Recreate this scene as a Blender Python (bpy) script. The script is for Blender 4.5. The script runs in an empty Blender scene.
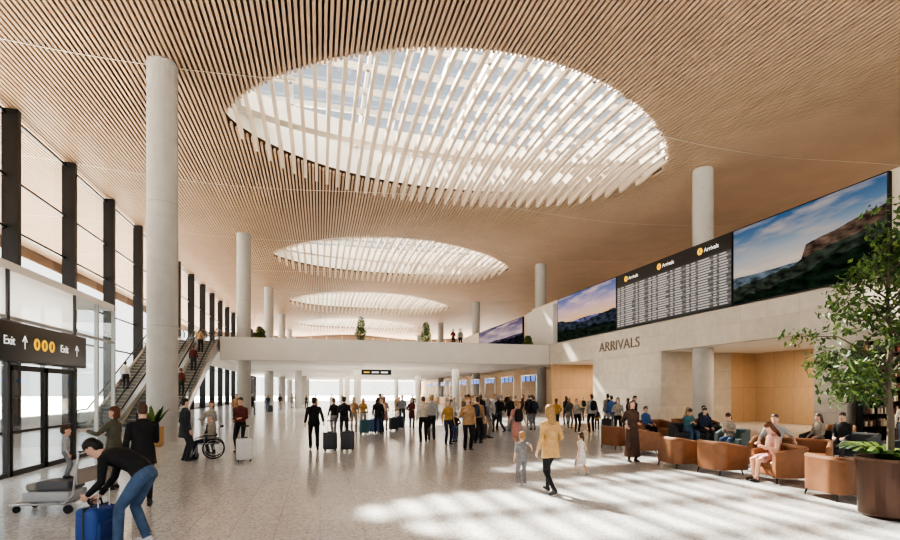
import bpy, bmesh, math, random
import numpy as np
from mathutils import Vector, Matrix, Quaternion
from mathutils.bvhtree import BVHTree
random.seed(7)
scn=bpy.context.scene
H=1.95; TH=math.radians(14.57)
# ------------------------------------------------------------ materials
MATS={}
def nt(name):
    m=bpy.data.materials.new(name); m.use_nodes=True
    return m,m.node_tree,m.node_tree.nodes['Principled BSDF']
def M(name,col=(.5,.5,.5),rough=.6,metal=0,noise=0,scale=8,emit=0,spec=None,bump=0):
    if name in MATS: return MATS[name]
    m,t,b=nt(name)
    b.inputs['Base Color'].default_value=(*col,1); b.inputs['Roughness'].default_value=rough
    b.inputs['Metallic'].default_value=metal
    if spec is not None: b.inputs['Specular IOR Level'].default_value=spec
    if noise or bump:
        tc=t.nodes.new('ShaderNodeTexCoord'); n=t.nodes.new('ShaderNodeTexNoise')
        n.inputs['Scale'].default_value=scale; n.inputs['Detail'].default_value=4
        t.links.new(tc.outputs['Object'],n.inputs['Vector'])
        if noise:
            r=t.nodes.new('ShaderNodeValToRGB')
            r.color_ramp.elements[0].position=.3;r.color_ramp.elements[1].position=.7
            r.color_ramp.elements[0].color=(*[max(0,x*(1-noise)) for x in col],1)
            r.color_ramp.elements[1].color=(*[min(1,x*(1+noise)) for x in col],1)
            t.links.new(n.outputs['Fac'],r.inputs['Fac']); t.links.new(r.outputs['Color'],b.inputs['Base Color'])
        if bump:
            bp=t.nodes.new('ShaderNodeBump'); bp.inputs['Strength'].default_value=bump
            t.links.new(n.outputs['Fac'],bp.inputs['Height']); t.links.new(bp.outputs['Normal'],b.inputs['Normal'])
    if emit:
        b.inputs['Emission Color'].default_value=(*col,1); b.inputs['Emission Strength'].default_value=emit
    MATS[name]=m; return m
def glass_mat(name,tint=(.93,.96,.97),fac=.1,rough=.02):
    m=bpy.data.materials.new(name);m.use_nodes=True;t=m.node_tree
    t.nodes.clear();o=t.nodes.new('ShaderNodeOutputMaterial');mx=t.nodes.new('ShaderNodeMixShader')
    tr=t.nodes.new('ShaderNodeBsdfTransparent');g=t.nodes.new('ShaderNodeBsdfGlossy')
    tr.inputs[0].default_value=(*tint,1);g.inputs['Roughness'].default_value=rough;mx.inputs[0].default_value=fac
    t.links.new(tr.outputs[0],mx.inputs[1]);t.links.new(g.outputs[0],mx.inputs[2]);t.links.new(mx.outputs[0],o.inputs[0])
    return m
def frost_mat(name):
    m=bpy.data.materials.new(name);m.use_nodes=True;t=m.node_tree
    t.nodes.clear();o=t.nodes.new('ShaderNodeOutputMaterial');mx=t.nodes.new('ShaderNodeMixShader')
    a=t.nodes.new('ShaderNodeBsdfTranslucent');d=t.nodes.new('ShaderNodeBsdfDiffuse');tr=t.nodes.new('ShaderNodeBsdfTransparent');m2=t.nodes.new('ShaderNodeMixShader')
    a.inputs[0].default_value=(.95,.95,.93,1);d.inputs[0].default_value=(.85,.85,.83,1)
    t.links.new(a.outputs[0],mx.inputs[1]);t.links.new(d.outputs[0],mx.inputs[2]);mx.inputs[0].default_value=.4
    m2.inputs[0].default_value=.3;t.links.new(mx.outputs[0],m2.inputs[1]);t.links.new(tr.outputs[0],m2.inputs[2]);t.links.new(m2.outputs[0],o.inputs[0]);return m
def panel_mat(name,col,mortar,sx,sz,axis='xz',rough=.55,ms=.006,offset=0.0,var=.06,wood=False):
    m,t,b=nt(name)
    tc=t.nodes.new('ShaderNodeTexCoord');sp=t.nodes.new('ShaderNodeSeparateXYZ');cb=t.nodes.new('ShaderNodeCombineXYZ')
    t.links.new(tc.outputs['Object'],sp.inputs[0])
    t.links.new(sp.outputs['XYZ'.index(axis[0].upper())],cb.inputs[0]);t.links.new(sp.outputs['XYZ'.index(axis[1].upper())],cb.inputs[1])
    br=t.nodes.new('ShaderNodeTexBrick');br.offset=offset;br.squash=1
    br.inputs['Scale'].default_value=1;br.inputs['Brick Width'].default_value=sx;br.inputs['Row Height'].default_value=sz
    br.inputs['Mortar Size'].default_value=ms;br.inputs['Mortar Smooth'].default_value=.1
    br.inputs['Color1'].default_value=(*[x*(1-var) for x in col],1);br.inputs['Color2'].default_value=(*[min(1,x*(1+var)) for x in col],1)
    br.inputs['Mortar'].default_value=(*mortar,1)
    t.links.new(cb.outputs[0],br.inputs['Vector'])
    n=t.nodes.new('ShaderNodeTexNoise');n.inputs['Scale'].default_value=2.5 if not wood else 3;n.inputs['Detail'].default_value=6
    if wood:
        mp=t.nodes.new('ShaderNodeMapping');mp.inputs['Scale'].default_value=(6,6,.6)
        t.links.new(tc.outputs['Object'],mp.inputs[0]);t.links.new(mp.outputs[0],n.inputs['Vector'])
    else: t.links.new(tc.outputs['Object'],n.inputs['Vector'])
    mx=t.nodes.new('ShaderNodeMix');mx.data_type='RGBA';mx.blend_type='MULTIPLY';mx.inputs[0].default_value=.35
    r=t.nodes.new('ShaderNodeValToRGB');r.color_ramp.elements[0].color=(.6,.6,.6,1);r.color_ramp.elements[0].position=.3;r.color_ramp.elements[1].position=.7
    t.links.new(n.outputs['Fac'],r.inputs[0]);t.links.new(br.outputs['Color'],mx.inputs[6]);t.links.new(r.outputs[0],mx.inputs[7])
    t.links.new(mx.outputs[2],b.inputs['Base Color']);b.inputs['Roughness'].default_value=rough
    MATS[name]=m;return m
def floor_mat():
    m,t,b=nt('floor_terrazzo')
    tc=t.nodes.new('ShaderNodeTexCoord')
    br=t.nodes.new('ShaderNodeTexBrick');br.offset=.5;br.inputs['Scale'].default_value=1
    br.inputs['Brick Width'].default_value=1.2;br.inputs['Row Height'].default_value=.6
    br.inputs['Mortar Size'].default_value=.006
    br.inputs['Color1'].default_value=(.60,.61,.62,1);br.inputs['Color2'].default_value=(.64,.65,.66,1);br.inputs['Mortar'].default_value=(.45,.455,.46,1)
    mp=t.nodes.new('ShaderNodeMapping');mp.inputs['Rotation'].default_value=(0,0,math.pi/2)
    t.links.new(tc.outputs['Object'],mp.inputs[0]);t.links.new(mp.outputs[0],br.inputs['Vector'])
    vo=t.nodes.new('ShaderNodeTexVoronoi');vo.inputs['Scale'].default_value=32
    t.links.new(tc.outputs['Object'],vo.inputs['Vector'])
    r=t.nodes.new('ShaderNodeValToRGB');r.color_ramp.elements[0].position=.0;r.color_ramp.elements[0].color=(.50,.49,.48,1)
    r.color_ramp.elements[1].position=.7;r.color_ramp.elements[1].color=(1,1,1,1)
    t.links.new(vo.outputs['Color'],r.inputs[0])
    mx=t.nodes.new('ShaderNodeMix');mx.data_type='RGBA';mx.blend_type='MULTIPLY';mx.inputs[0].default_value=.8
    t.links.new(br.outputs['Color'],mx.inputs[6]);t.links.new(r.outputs[0],mx.inputs[7]);t.links.new(mx.outputs[2],b.inputs['Base Color'])
    b.inputs['Roughness'].default_value=.17
    return m
def photo_mat(name,kind):
    m=bpy.data.materials.new(name);m.use_nodes=True;t=m.node_tree;N=t.nodes.new;Lk=t.links.new
    t.nodes.clear();o=N('ShaderNodeOutputMaterial');e=N('ShaderNodeEmission');Lk(e.outputs[0],o.inputs[0])
    tc=N('ShaderNodeTexCoord');sp=N('ShaderNodeSeparateXYZ');Lk(tc.outputs['UV'],sp.inputs[0])
    sky=N('ShaderNodeValToRGB');Lk(sp.outputs[1],sky.inputs[0]);cr=sky.color_ramp
    def ramp(cr,st):
        while len(cr.elements)<len(st): cr.elements.new(.5)
        for el,(p,cc) in zip(cr.elements,st): el.position=p;el.color=(*cc,1)
    if kind=='sunset': ramp(cr,[(0,(.5,.35,.2)),(.45,(.95,.6,.3)),(.62,(.75,.5,.5)),(.8,(.3,.3,.5)),(1,(.12,.18,.4))])
    elif kind=='cliff': ramp(cr,[(0,(.4,.45,.5)),(.4,(.72,.60,.50)),(.58,(.42,.45,.48)),(.8,(.15,.24,.36)),(1,(.06,.14,.28))])
    else: ramp(cr,[(0,(.3,.25,.35)),(.5,(.5,.4,.45)),(1,(.1,.08,.18))])
    mp=N('ShaderNodeMapping');mp.inputs['Scale'].default_value=(2.2,5,1);mp.inputs['Rotation'].default_value=(0,0,.25);Lk(tc.outputs['UV'],mp.inputs[0])
    cn=N('ShaderNodeTexNoise');cn.inputs['Scale'].default_value=1.6;cn.inputs['Detail'].default_value=7;Lk(mp.outputs[0],cn.inputs['Vector'])
    cm=N('ShaderNodeValToRGB');ramp(cm.color_ramp,[(.42,(0,0,0)),(.68,(.85,.85,.85))]);Lk(cn.outputs['Fac'],cm.inputs[0])
    mx=N('ShaderNodeMix');mx.data_type='RGBA';Lk(cm.outputs[0],mx.inputs[0]);Lk(sky.outputs[0],mx.inputs[6])
    mx.inputs[7].default_value=(.52,.45,.42,1) if kind=='cliff' else (.85,.6,.55,1)
    cur=mx.outputs[2]
    layers={'sunset':[(.30,.2,2.2,(.16,.15,.28),1.0,[(0,0),(1,0)]),(.12,.3,3,(.05,.06,.08),2.3,[(0,.2),(.5,.06),(1,.14)]),(.0,.3,5,(.02,.03,.02),7,[(0,.1),(1,.0)])],
            'cliff':[(.30,.10,2,(.13,.16,.19),1.,[(0,0),(1,0)]),(.0,.05,9,(.15,.10,.075),3.3,[(0,0),(.50,.25),(.55,.50),(.68,.55),(.86,.62),(1,.68)]),
                     (.0,.16,6,(.05,.06,.045),3,[(0,.12),(.45,.24),(.62,.34),(.8,.38),(1,.48)]),(-.1,.28,5,(.014,.026,.015),5,[(0,.0),(.4,.12),(1,.36)])],
            'dusk':[(.35,.3,2,(.08,.06,.1),1,[(0,0),(1,0)]),(.2,.3,4,(.02,.02,.03),4,[(0,0),(1,.1)])]}[kind]
    for base,amp,sc,col,seed,prof in layers:
        cb=N('ShaderNodeCombineXYZ');Lk(sp.outputs[0],cb.inputs[0]);cb.inputs[1].default_value=seed
        n=N('ShaderNodeTexNoise');n.inputs['Scale'].default_value=sc;n.inputs['Detail'].default_value=5;Lk(cb.outputs[0],n.inputs['Vector'])
        a=N('ShaderNodeMath');a.operation='MULTIPLY_ADD';Lk(n.outputs['Fac'],a.inputs[0]);a.inputs[1].default_value=amp;a.inputs[2].default_value=base
        pr=N('ShaderNodeValToRGB');ramp(pr.color_ramp,[(p,(h,h,h)) for p,h in prof]);Lk(sp.outputs[0],pr.inputs[0])
        b2=N('ShaderNodeMath');b2.operation='ADD';Lk(pr.outputs[0],b2.inputs[0]);Lk(a.outputs[0],b2.inputs[1])
        g=N('ShaderNodeMath');g.operation='LESS_THAN';Lk(sp.outputs[1],g.inputs[0]);Lk(b2.outputs[0],g.inputs[1])
        tn=N('ShaderNodeTexNoise');tn.inputs['Scale'].default_value=14;tn.inputs['Detail'].default_value=6;Lk(tc.outputs['UV'],tn.inputs['Vector'])
        tr=N('ShaderNodeValToRGB');ramp(tr.color_ramp,[(.35,tuple(x*.35 for x in col)),(.72,tuple(min(1,x*1.9) for x in col))]);Lk(tn.outputs['Fac'],tr.inputs[0])
        m2=N('ShaderNodeMix');m2.data_type='RGBA';Lk(g.outputs[0],m2.inputs[0]);Lk(cur,m2.inputs[6]);Lk(tr.outputs[0],m2.inputs[7]);cur=m2.outputs[2]
    Lk(cur,e.inputs[0]);e.inputs[1].default_value=.75
    return m
SLAT=M('slat_oak',(.55,.395,.285),.5,noise=.06,scale=.7)
SLATW=M('slat_pale',(.74,.61,.49),.5)
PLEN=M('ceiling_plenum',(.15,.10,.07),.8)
WHITE=M('white_paint',(.82,.79,.75),.5)
SHAFT=M('skylight_white',(.82,.80,.76),.5)
CONC=M('concrete_column_mat',(.44,.43,.41),.6,noise=.05,scale=3)
FASC=M('fascia_stone',(.64,.61,.57),.5,noise=.03,scale=1)
BLACK=M('black_metal',(.015,.015,.017),.35,.3)
DARK=M('dark_grey',(.06,.06,.065),.4)
STEEL=M('steel',(.55,.55,.56),.28,1)
GLASS=glass_mat('clear_glass');GLASSD=glass_mat('screen_glass',(.82,.87,.88),.14)
ROOFG=glass_mat('roof_glass',(.32,.34,.35),.06)
FROST=frost_mat('frosted_glass')
STONE=panel_mat('stone_panel_y',(.60,.545,.47),(.36,.32,.27),1.6,1.1,'yz',offset=0)
WOODY=panel_mat('wood_panel_y',(.58,.40,.25),(.26,.17,.10),1.35,2.25,'yz',wood=True,var=.08)
WOODX=panel_mat('wood_panel_x',(.58,.40,.25),(.26,.17,.10),1.35,2.25,'xz',wood=True,var=.08)
# ------------------------------------------------------------ mesh builder
class MB:
    def __init__(s): s.v=[];s.f=[];s.m=[];s.mats=[];s.uv={}
    def mi(s,mat):
        if mat not in s.mats: s.mats.append(mat)
        return s.mats.index(mat)
    def poly(s,pts,mat,uv=None):
        b=len(s.v);s.v+= [tuple(p) for p in pts];s.f.append(tuple(range(b,b+len(pts))));s.m.append(s.mi(mat))
        if uv: s.uv[len(s.f)-1]=uv
    def box(s,x0,x1,y0,y1,z0,z1,mat,T=None):
        b=len(s.v);P=[(x0,y0,z0),(x1,y0,z0),(x1,y1,z0),(x0,y1,z0),(x0,y0,z1),(x1,y0,z1),(x1,y1,z1),(x0,y1,z1)]
        if T is not None: P=[tuple(T@Vector(p)) for p in P]
        s.v+=P;i=s.mi(mat)
        for q in ((0,3,2,1),(4,5,6,7),(0,1,5,4),(1,2,6,5),(2,3,7,6),(3,0,4,7)): s.f.append(tuple(b+k for k in q));s.m.append(i)
    def rbox(s,x0,x1,y0,y1,z0,z1,mat,r=.03,T=None,seg=3):
        bm=bmesh.new();bmesh.ops.create_cube(bm,size=1)
        for v in bm.verts: v.co=Vector(((x0+x1)/2+v.co.x*(x1-x0),(y0+y1)/2+v.co.y*(y1-y0),(z0+z1)/2+v.co.z*(z1-z0)))
        r=min(r,.49*min(x1-x0,y1-y0,z1-z0))
        bmesh.ops.bevel(bm,geom=bm.edges[:],offset=r,segments=seg,affect='EDGES',profile=.5)
        s.addbm(bm,mat,T)
    def addbm(s,bm,mat,T=None):
        b=len(s.v);bm.verts.index_update();i=s.mi(mat)
        for v in bm.verts: s.v.append(tuple((T@v.co) if T is not None else v.co))
        for f in bm.faces: s.f.append(tuple(b+v.index for v in f.verts));s.m.append(i)
        bm.free()
    def loft(s,pts,rad,mat,side=(1,0,0),n=12,T=None,fixed=None):
        pts=[Vector(p) for p in pts];side=Vector(side);i=s.mi(mat);b0=len(s.v)
        for k,p in enumerate(pts):
            if fixed: u,w=fixed
            else:
                t=(pts[min(k+1,len(pts)-1)]-pts[max(k-1,0)])
                if t.length<1e-9: t=Vector((0,0,1))
                t.normalize();u=side-t*side.dot(t)
                if u.length<1e-4: u=t.orthogonal()
                u.normalize();w=t.cross(u)
            r=rad[k];a,bb=(r,r) if not isinstance(r,(tuple,list)) else r
            q=[tuple(p+u*(a*math.cos(2*math.pi*j/n))+w*(bb*math.sin(2*math.pi*j/n))) for j in range(n)]
            if T is not None:q=[tuple(T@Vector(x)) for x in q]
            s.v+=q
        for k in range(len(pts)-1):
            for j in range(n):
                j2=(j+1)%n;s.f.append((b0+k*n+j,b0+k*n+j2,b0+(k+1)*n+j2,b0+(k+1)*n+j));s.m.append(i)
        s.f.append(tuple(b0+j for j in range(n))[::-1]);s.m.append(i)
        s.f.append(tuple(b0+(len(pts)-1)*n+j for j in range(n)));s.m.append(i)
    def cyl(s,p0,p1,r0,mat,r1=None,n=16,T=None): s.loft([p0,p1],[r0,r0 if r1 is None else r1],mat,n=n,T=T)
    def lathe(s,prof,c,mat,n=24,T=None):
        b0=len(s.v);i=s.mi(mat)
        for r,z in prof:
            q=[(c[0]+r*math.cos(2*math.pi*k/n),c[1]+r*math.sin(2*math.pi*k/n),c[2]+z) for k in range(n)]
            if T is not None:q=[tuple(T@Vector(x)) for x in q]
            s.v+=q
        for k in range(len(prof)-1):
            for j in range(n):
                j2=(j+1)%n;s.f.append((b0+k*n+j,b0+k*n+j2,b0+(k+1)*n+j2,b0+(k+1)*n+j));s.m.append(i)
        s.f.append(tuple(b0+j for j in range(n))[::-1]);s.m.append(i)
        s.f.append(tuple(b0+(len(prof)-1)*n+j for j in range(n)));s.m.append(i)
    def ball(s,c,r,mat,n=10,T=None,R=None):
        rx,ry,rz=(r,r,r) if not isinstance(r,(tuple,list)) else r
        bm=bmesh.new();bmesh.ops.create_uvsphere(bm,u_segments=n,v_segments=max(6,n*2//3),radius=1)
        for v in bm.verts:
            q=Vector((v.co.x*rx,v.co.y*ry,v.co.z*rz))
            if R is not None:q=R@q
            v.co=Vector(c)+q
        s.addbm(bm,mat,T)
    def torus(s,c,R,r,mat,axis='X',n=28,T=None):
        p=[]
        for k in range(n+1):
            a=2*math.pi*k/n
            p.append((c[0],c[1]+R*math.cos(a),c[2]+R*math.sin(a)) if axis=='X' else (c[0]+R*math.cos(a),c[1]+R*math.sin(a),c[2]))
        s.loft(p,[r]*(n+1),mat,side=(1,0,0) if axis=='X' else (0,0,1),n=6,T=T)
    def build(s,name,loc=(0,0,0),rz=0,smooth=True,parent=None,angle=35,sc=1):
        me=bpy.data.meshes.new(name);me.from_pydata(s.v,[],s.f);me.update()
        for m in s.mats: me.materials.append(m)
        me.polygons.foreach_set('material_index',s.m)
        if s.uv:
            l=me.uv_layers.new(name='UVMap')
            for fi,uv in s.uv.items():
                for li,q in zip(me.polygons[fi].loop_indices,uv): l.data[li].uv=q
        if smooth:
            me.polygons.foreach_set('use_smooth',[True]*len(me.polygons));me.set_sharp_from_angle(angle=math.radians(angle))
        o=bpy.data.objects.new(name,me);scn.collection.objects.link(o);o.location=loc;o.rotation_euler=(0,0,rz);o.scale=(sc,sc,sc)
        if parent:o.parent=parent
        return o
def cbox(name,*a,mat=None,**k):
    b=MB();b.box(*a,mat);return b.build(name,smooth=False,**k)
# ------------------------------------------------------------ shell
cbox('floor',-14,48,-10,125,-.3,0,mat=floor_mat())
cbox('ground',-150,200,-150,300,-.6,-.31,mat=M('ground_paving',(.36,.35,.34),.8))
cbox('forecourt_paving',-60,-14.3,-60,140,-.3,-.02,mat=M('forecourt',(.42,.41,.39),.8))
CX,A,B=7.6,11.9,6.9; SKY=[25.7+24.7*k for k in range(4)]
X0,X1,Y0,Y1=-26,48,-10,122
def hw(x):
    t=abs((x-CX)/A)
    return B*(1-t**2.0)**.72 if t<1 else 0
def zf(x,y): return 15.1+.32*math.cos(2*math.pi*(x-7.6)/27.6)+(.3*math.cos(2*math.pi*(y-26)/24.6)*max(0,math.cos(math.pi*(x-7.6)/34)) if abs(x-7.6)<17 else 0)
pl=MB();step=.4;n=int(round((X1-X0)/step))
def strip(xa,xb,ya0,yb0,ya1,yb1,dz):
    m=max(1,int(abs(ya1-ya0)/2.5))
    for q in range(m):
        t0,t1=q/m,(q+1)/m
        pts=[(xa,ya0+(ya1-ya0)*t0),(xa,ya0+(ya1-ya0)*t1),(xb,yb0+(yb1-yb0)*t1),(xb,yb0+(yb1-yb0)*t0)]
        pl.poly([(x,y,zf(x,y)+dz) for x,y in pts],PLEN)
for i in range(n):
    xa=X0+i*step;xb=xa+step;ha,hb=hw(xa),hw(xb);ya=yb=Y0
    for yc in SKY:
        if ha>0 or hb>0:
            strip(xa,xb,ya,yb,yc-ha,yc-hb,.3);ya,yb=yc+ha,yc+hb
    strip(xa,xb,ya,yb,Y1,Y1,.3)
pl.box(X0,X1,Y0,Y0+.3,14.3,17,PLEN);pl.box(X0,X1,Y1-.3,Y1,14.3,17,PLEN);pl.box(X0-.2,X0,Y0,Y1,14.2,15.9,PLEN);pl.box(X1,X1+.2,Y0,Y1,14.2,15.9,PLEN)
sl=MB();SP=.2;n=int((X1-X0)/SP)
seams=[22+11.4*k for k in range(-2,9)]
def slatseg(mb,x,y0,y1,w,zb,zt,mat,m=None):
    m=m or max(1,int((y1-y0)/1.9));P=[]
    for q in range(m+1):
        y=y0+(y1-y0)*q/m;t=q/m;z=zf(x,y);P.append((y,z+zb(t),z+zt(t)))
    b=len(mb.v);i=mb.mi(mat)
    for y,a,c in P: mb.v+=[(x-w,y,a),(x+w,y,a),(x+w,y,c),(x-w,y,c)]
    for q in range(m):
        k=b+4*q
        for e in range(4):
            e2=(e+1)%4;mb.f.append((k+e,k+e2,k+4+e2,k+4+e));mb.m.append(i)
    mb.f.append((b,b+3,b+2,b+1));mb.m.append(i);k=b+4*m;mb.f.append((k,k+1,k+2,k+3));mb.m.append(i)
def slat(x,y0,y1):
    ys=[y0]+[s for s in seams if y0<s<y1]+[y1]
    for a,b in zip(ys[:-1],ys[1:]):
        if b-a>.3: slatseg(sl,x,a+.05,b-.05,.055,lambda t:0,lambda t:.17,SLAT)
blades=[MB() for _ in SKY]
for i in range(n+1):
    x=X0+i*SP;h=hw(x);y=Y0+.35
    for k,yc in enumerate(SKY):
        if h>.3:
            slat(x,y,yc-h-.1)
            y=yc+h+.1
            if i%3==0:
                d=.72*min(1,h/3.5)
                slatseg(blades[k],x,yc-h-.3,yc+h+.25,.085,lambda t:-.02-d*t**1.5,lambda t:.16-d*.35*t**1.5,SLATW,m=10)
    slat(x,y,Y1-.35)
SM=M('joint_strip',(.74,.66,.57),.4)
for s_ in seams:
    for k in range(int((X1-X0)/1.0)):
        xa=X0+k;xb=xa+1
        if any(abs(s_-yc)<hw((xa+xb)/2) for yc in SKY): continue
        sl.poly([(xa,s_-.035,zf(xa,s_)-.01),(xb,s_-.035,zf(xb,s_)-.01),(xb,s_+.035,zf(xb,s_)-.01),(xa,s_+.035,zf(xa,s_)-.01)],SM)
ceil=pl.build('ceiling',smooth=False);sl.build('ceiling_slats',smooth=False,parent=ceil)
for k,yc in enumerate(SKY):
    b=blades[k];n=96;ex=[]
    for j in range(n+1):
        a=math.pi*2*j/n;x=CX+A*.9995*math.cos(a);y=yc+math.copysign(hw(x),math.sin(a));ex.append((x,y))
    for p,q in zip(ex[:-1],ex[1:]):
        b.poly([(*p,zf(*p)+.25),(*q,zf(*q)+.25),(*q,17.6),(*p,17.6)],SHAFT)
        po,qo=[(CX+(r[0]-CX)*1.03,yc+(r[1]-yc)*1.04) for r in (p,q)]
        b.poly([(*po,zf(*po)+.32),(*qo,zf(*qo)+.32),(*qo,17.6),(*po,17.6)],SHAFT)
        b.poly([(*p,17.6),(*q,17.6),(*qo,17.6),(*po,17.6)],SHAFT)
    b.poly([(*p,17.5) for p in ex[:-1]],ROOFG)
    for j in range(-6,7):
        x=CX+j*1.8;h=hw(x)
        if h>0.2:b.box(x-.07,x+.07,yc-h,yc+h,17.1,17.4,WHITE)
    for j in range(-3,4):
        y=yc+j*1.9;w=A*math.sqrt(max(0,1-(abs(y-yc)/B)**(1/.72)))
        if w>.2:b.box(CX-w,CX+w,y-.07,y+.07,17.1,17.4,WHITE)
    P=[]
    for j in range(37):
        t=j/36;x=CX-A*.96+1.92*A*t;P.append((x,yc+.42*hw(x)))
    for p,q in zip(P[:-1],P[1:]):
        d=Vector((q[0]-p[0],q[1]-p[1]));nn=Vector((-d.y,d.x)).normalized()*.3
        c4=[(p[0]-nn.x,p[1]-nn.y),(q[0]-nn.x,q[1]-nn.y),(q[0]+nn.x,q[1]+nn.y),(p[0]+nn.x,p[1]+nn.y)]
        for z in (15.8,16.7): b.poly([(*r,z) for r in c4],SHAFT)
        b.poly([(*c4[0],15.8),(*c4[1],15.8),(*c4[1],16.7),(*c4[0],16.7)],SHAFT);b.poly([(*c4[2],15.8),(*c4[3],15.8),(*c4[3],16.7),(*c4[2],16.7)],SHAFT)
    b.build('skylight',smooth=False)
def column(x,y,z1=None,r=.55,z0=0):
    if z1 is None: z1=zf(x,y)+.25
    b=MB();b.lathe([(r,0),(r,z1-z0)],(0,0,0),CONC,n=40)
    for z in (4.5,9.3):
        if z<z1-z0-1:b.lathe([(r+.006,z),(r+.006,z+.02)],(0,0,0),M('joint',(.3,.3,.29),.7),n=40)
    return b.build('concrete_column',loc=(x,y,z0))
for y in (21.9,43.6,64.8,86.5,108): column(-6 if y<44.1 else -6.05,y)
for y in (24.5,46.6,68.3,90,111): column(21.6,y)
for y in (56,78,100):
    column(4,y,4.5,.4);column(14.4,y-3,4.5,.4);column(-2.5,y+6,4.5,.4)
column(27.0,19.4,4.5,.4)
b=MB()
ys=[27.7+5.6*k for k in range(-6,17)]
for y in ys: b.box(-14.25,-13.6,y-.14,y+.14,0,15.1,BLACK)
for z in (.06,4.9,7.2,9.6,12.0,14.9): b.box(-14.2,-14.05,ys[0],ys[-1],z-.05,z+.05,BLACK if z>5 else DARK)
b.poly([(-14.12,ys[0],0),(-14.12,ys[-1],0),(-14.12,ys[-1],15.1),(-14.12,ys[0],15.1)],GLASS)
b.build('window_left',smooth=False)
MUL=M('mullion',(.35,.34,.33),.5)
b=MB()
for k in range(17): b.box(-12.9+k*3.6-.08,-12.9+k*3.6+.08,120.9,121.1,0,15,MUL)
for z in (3,4.5,6.3,9,12): b.box(-13,47,120.9,121.1,z-.08,z+.08,MUL)
b.poly([(-13,121,0),(47,121,0),(47,121,15),(-13,121,15)],GLASS);b.build('window_far',smooth=False)
b=MB()
for k in range(11): b.box(-12.9+k*5.6-.12,-12.9+k*5.6+.12,-9.6,-9.3,0,15,BLACK)
b.box(-13,47,-9.6,-9.3,4.9,5.1,BLACK);b.poly([(-13,-9.5,0),(47,-9.5,0),(47,-9.5,15),(-13,-9.5,15)],GLASS);b.build('window_rear',smooth=False)
cbox('wall_right',48,48.3,-10,122,0,15.3,mat=M('wall_warm',(.60,.48,.37),.7))
VX=-6.9;MG=M('mull_grey',(.45,.46,.46),.4)
b=MB();b.box(-13.5,VX,5,19.7,4.75,4.95,WHITE)
for y in (8.2,11,13.55,16.75,18.3,19.65): b.box(VX-.06,VX+.04,y-.05,y+.05,0,4.75,DARK if y<18 else MG)
for x in (-9,-11.4,-13.4): b.box(x-.05,x+.05,19.6,19.7,0,4.75,MG)
b.box(VX-.05,VX+.03,5,19.7,3.62,3.70,MG);b.box(VX-.05,VX+.03,5,13.5,0,.1,DARK);b.box(VX-.05,VX+.03,16.8,19.7,0,.1,DARK)
b.poly([(VX,5,3.7),(VX,16.7,3.7),(VX,16.7,4.75),(VX,5,4.75)],FROST)
b.poly([(VX,16.75,.1),(VX,19.7,.1),(VX,19.7,4.75),(VX,16.75,4.75)],GLASSD)
b.poly([(-13.5,19.65,.1),(VX,19.65,.1),(VX,19.65,4.75),(-13.5,19.65,4.75)],GLASSD)
b.poly([(VX,5,.1),(VX,13.55,.1),(VX,13.55,3.6),(VX,5,3.6)],GLASSD)
b.box(-10.6,-10.4,5,13,0,4.75,M('inner_white',(.7,.72,.73),.6));b.build('window_vestibule',smooth=False)
b=MB()
for y0,y1 in ((13.65,15.1),(15.2,16.65)):
    for yy in (y0,y1-.07): b.box(VX-.03,VX+.04,yy,yy+.07,0,2.55,BLACK)
    b.box(VX-.03,VX+.04,y0,y1,0,.12,BLACK);b.box(VX-.03,VX+.04,y0,y1,2.45,2.58,BLACK);b.box(VX-.03,VX+.04,y0,y1,1.0,1.05,BLACK)
    b.poly([(VX,y0,0),(VX,y1,0),(VX,y1,2.5),(VX,y0,2.5)],GLASSD)
b.build('door_entrance',smooth=False)
def text(name,body,size,loc,rot,mat,parent=None,ax='LEFT',ext=.004,sx=1):
    cu=bpy.data.curves.new(name,'FONT');cu.body=body;cu.size=size;cu.align_x=ax;cu.extrude=ext
    o=bpy.data.objects.new(name,cu);scn.collection.objects.link(o);o.data.materials.append(mat)
    o.location=loc;o.rotation_euler=rot;o.scale=(sx,1,1)
    if parent:o.parent=parent
    return o
TW=M('text_white',(.9,.9,.9),.5,emit=.7);TY=M('text_yellow',(.95,.55,.03),.5,emit=.6)
b=MB();b.rbox(VX+.05,VX+.42,8,16.5,2.62,3.5,BLACK,.03)
sg=b.build('exit_sign')
RL=(math.pi/2,0,math.pi/2)
def arrow(b,o,ax,up,s,mat):
    o=Vector(o);ax=Vector(ax)*s;up=Vector(up)*s
    b.poly([o-ax*.06-up*.5,o+ax*.06-up*.5,o+ax*.06+up*.4,o-ax*.06+up*.4],mat)
    b.poly([o-ax*.38+up*.05,o-ax*.24+up*.02,o+up*.38,o+up*.55],mat);b.poly([o+ax*.38+up*.05,o+ax*.24+up*.02,o+up*.38,o+up*.55],mat)
XS=VX+.425
for y0 in (12.15,8.1):
    text('label','Exit',.27,(XS,y0+.45,2.98),RL,TW,sg)
    text('label','Exit',.27,(XS,y0+2.85,2.98),RL,TW,sg)
    b=MB();arrow(b,(XS,y0+1.25,3.07),(0,1,0),(0,0,1),.3,TW);arrow(b,(XS,y0+3.75,3.07),(0,1,0),(0,0,1),.3,TW)
    for k in range(3):
        bm=bmesh.new();bmesh.ops.create_circle(bm,cap_ends=True,segments=24,radius=.14)
        b.addbm(bm,TY,Matrix.Translation((XS,y0+1.75+k*.34,3.07))@Matrix.Rotation(math.pi/2,4,'Y'))
        b.box(XS,XS+.004,y0+1.72+k*.34,y0+1.78+k*.34,3.0,3.14,BLACK)
    b.build('pictograms',parent=sg,smooth=False)
b=MB()
b.box(-7.2,20.55,42.5,43.0,4.5,6.3,FASC);b.box(-7.2,20.2,43,118,4.5,5.0,WHITE);b.box(-7.2,20.2,43,118,5.7,5.9,FASC)
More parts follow.
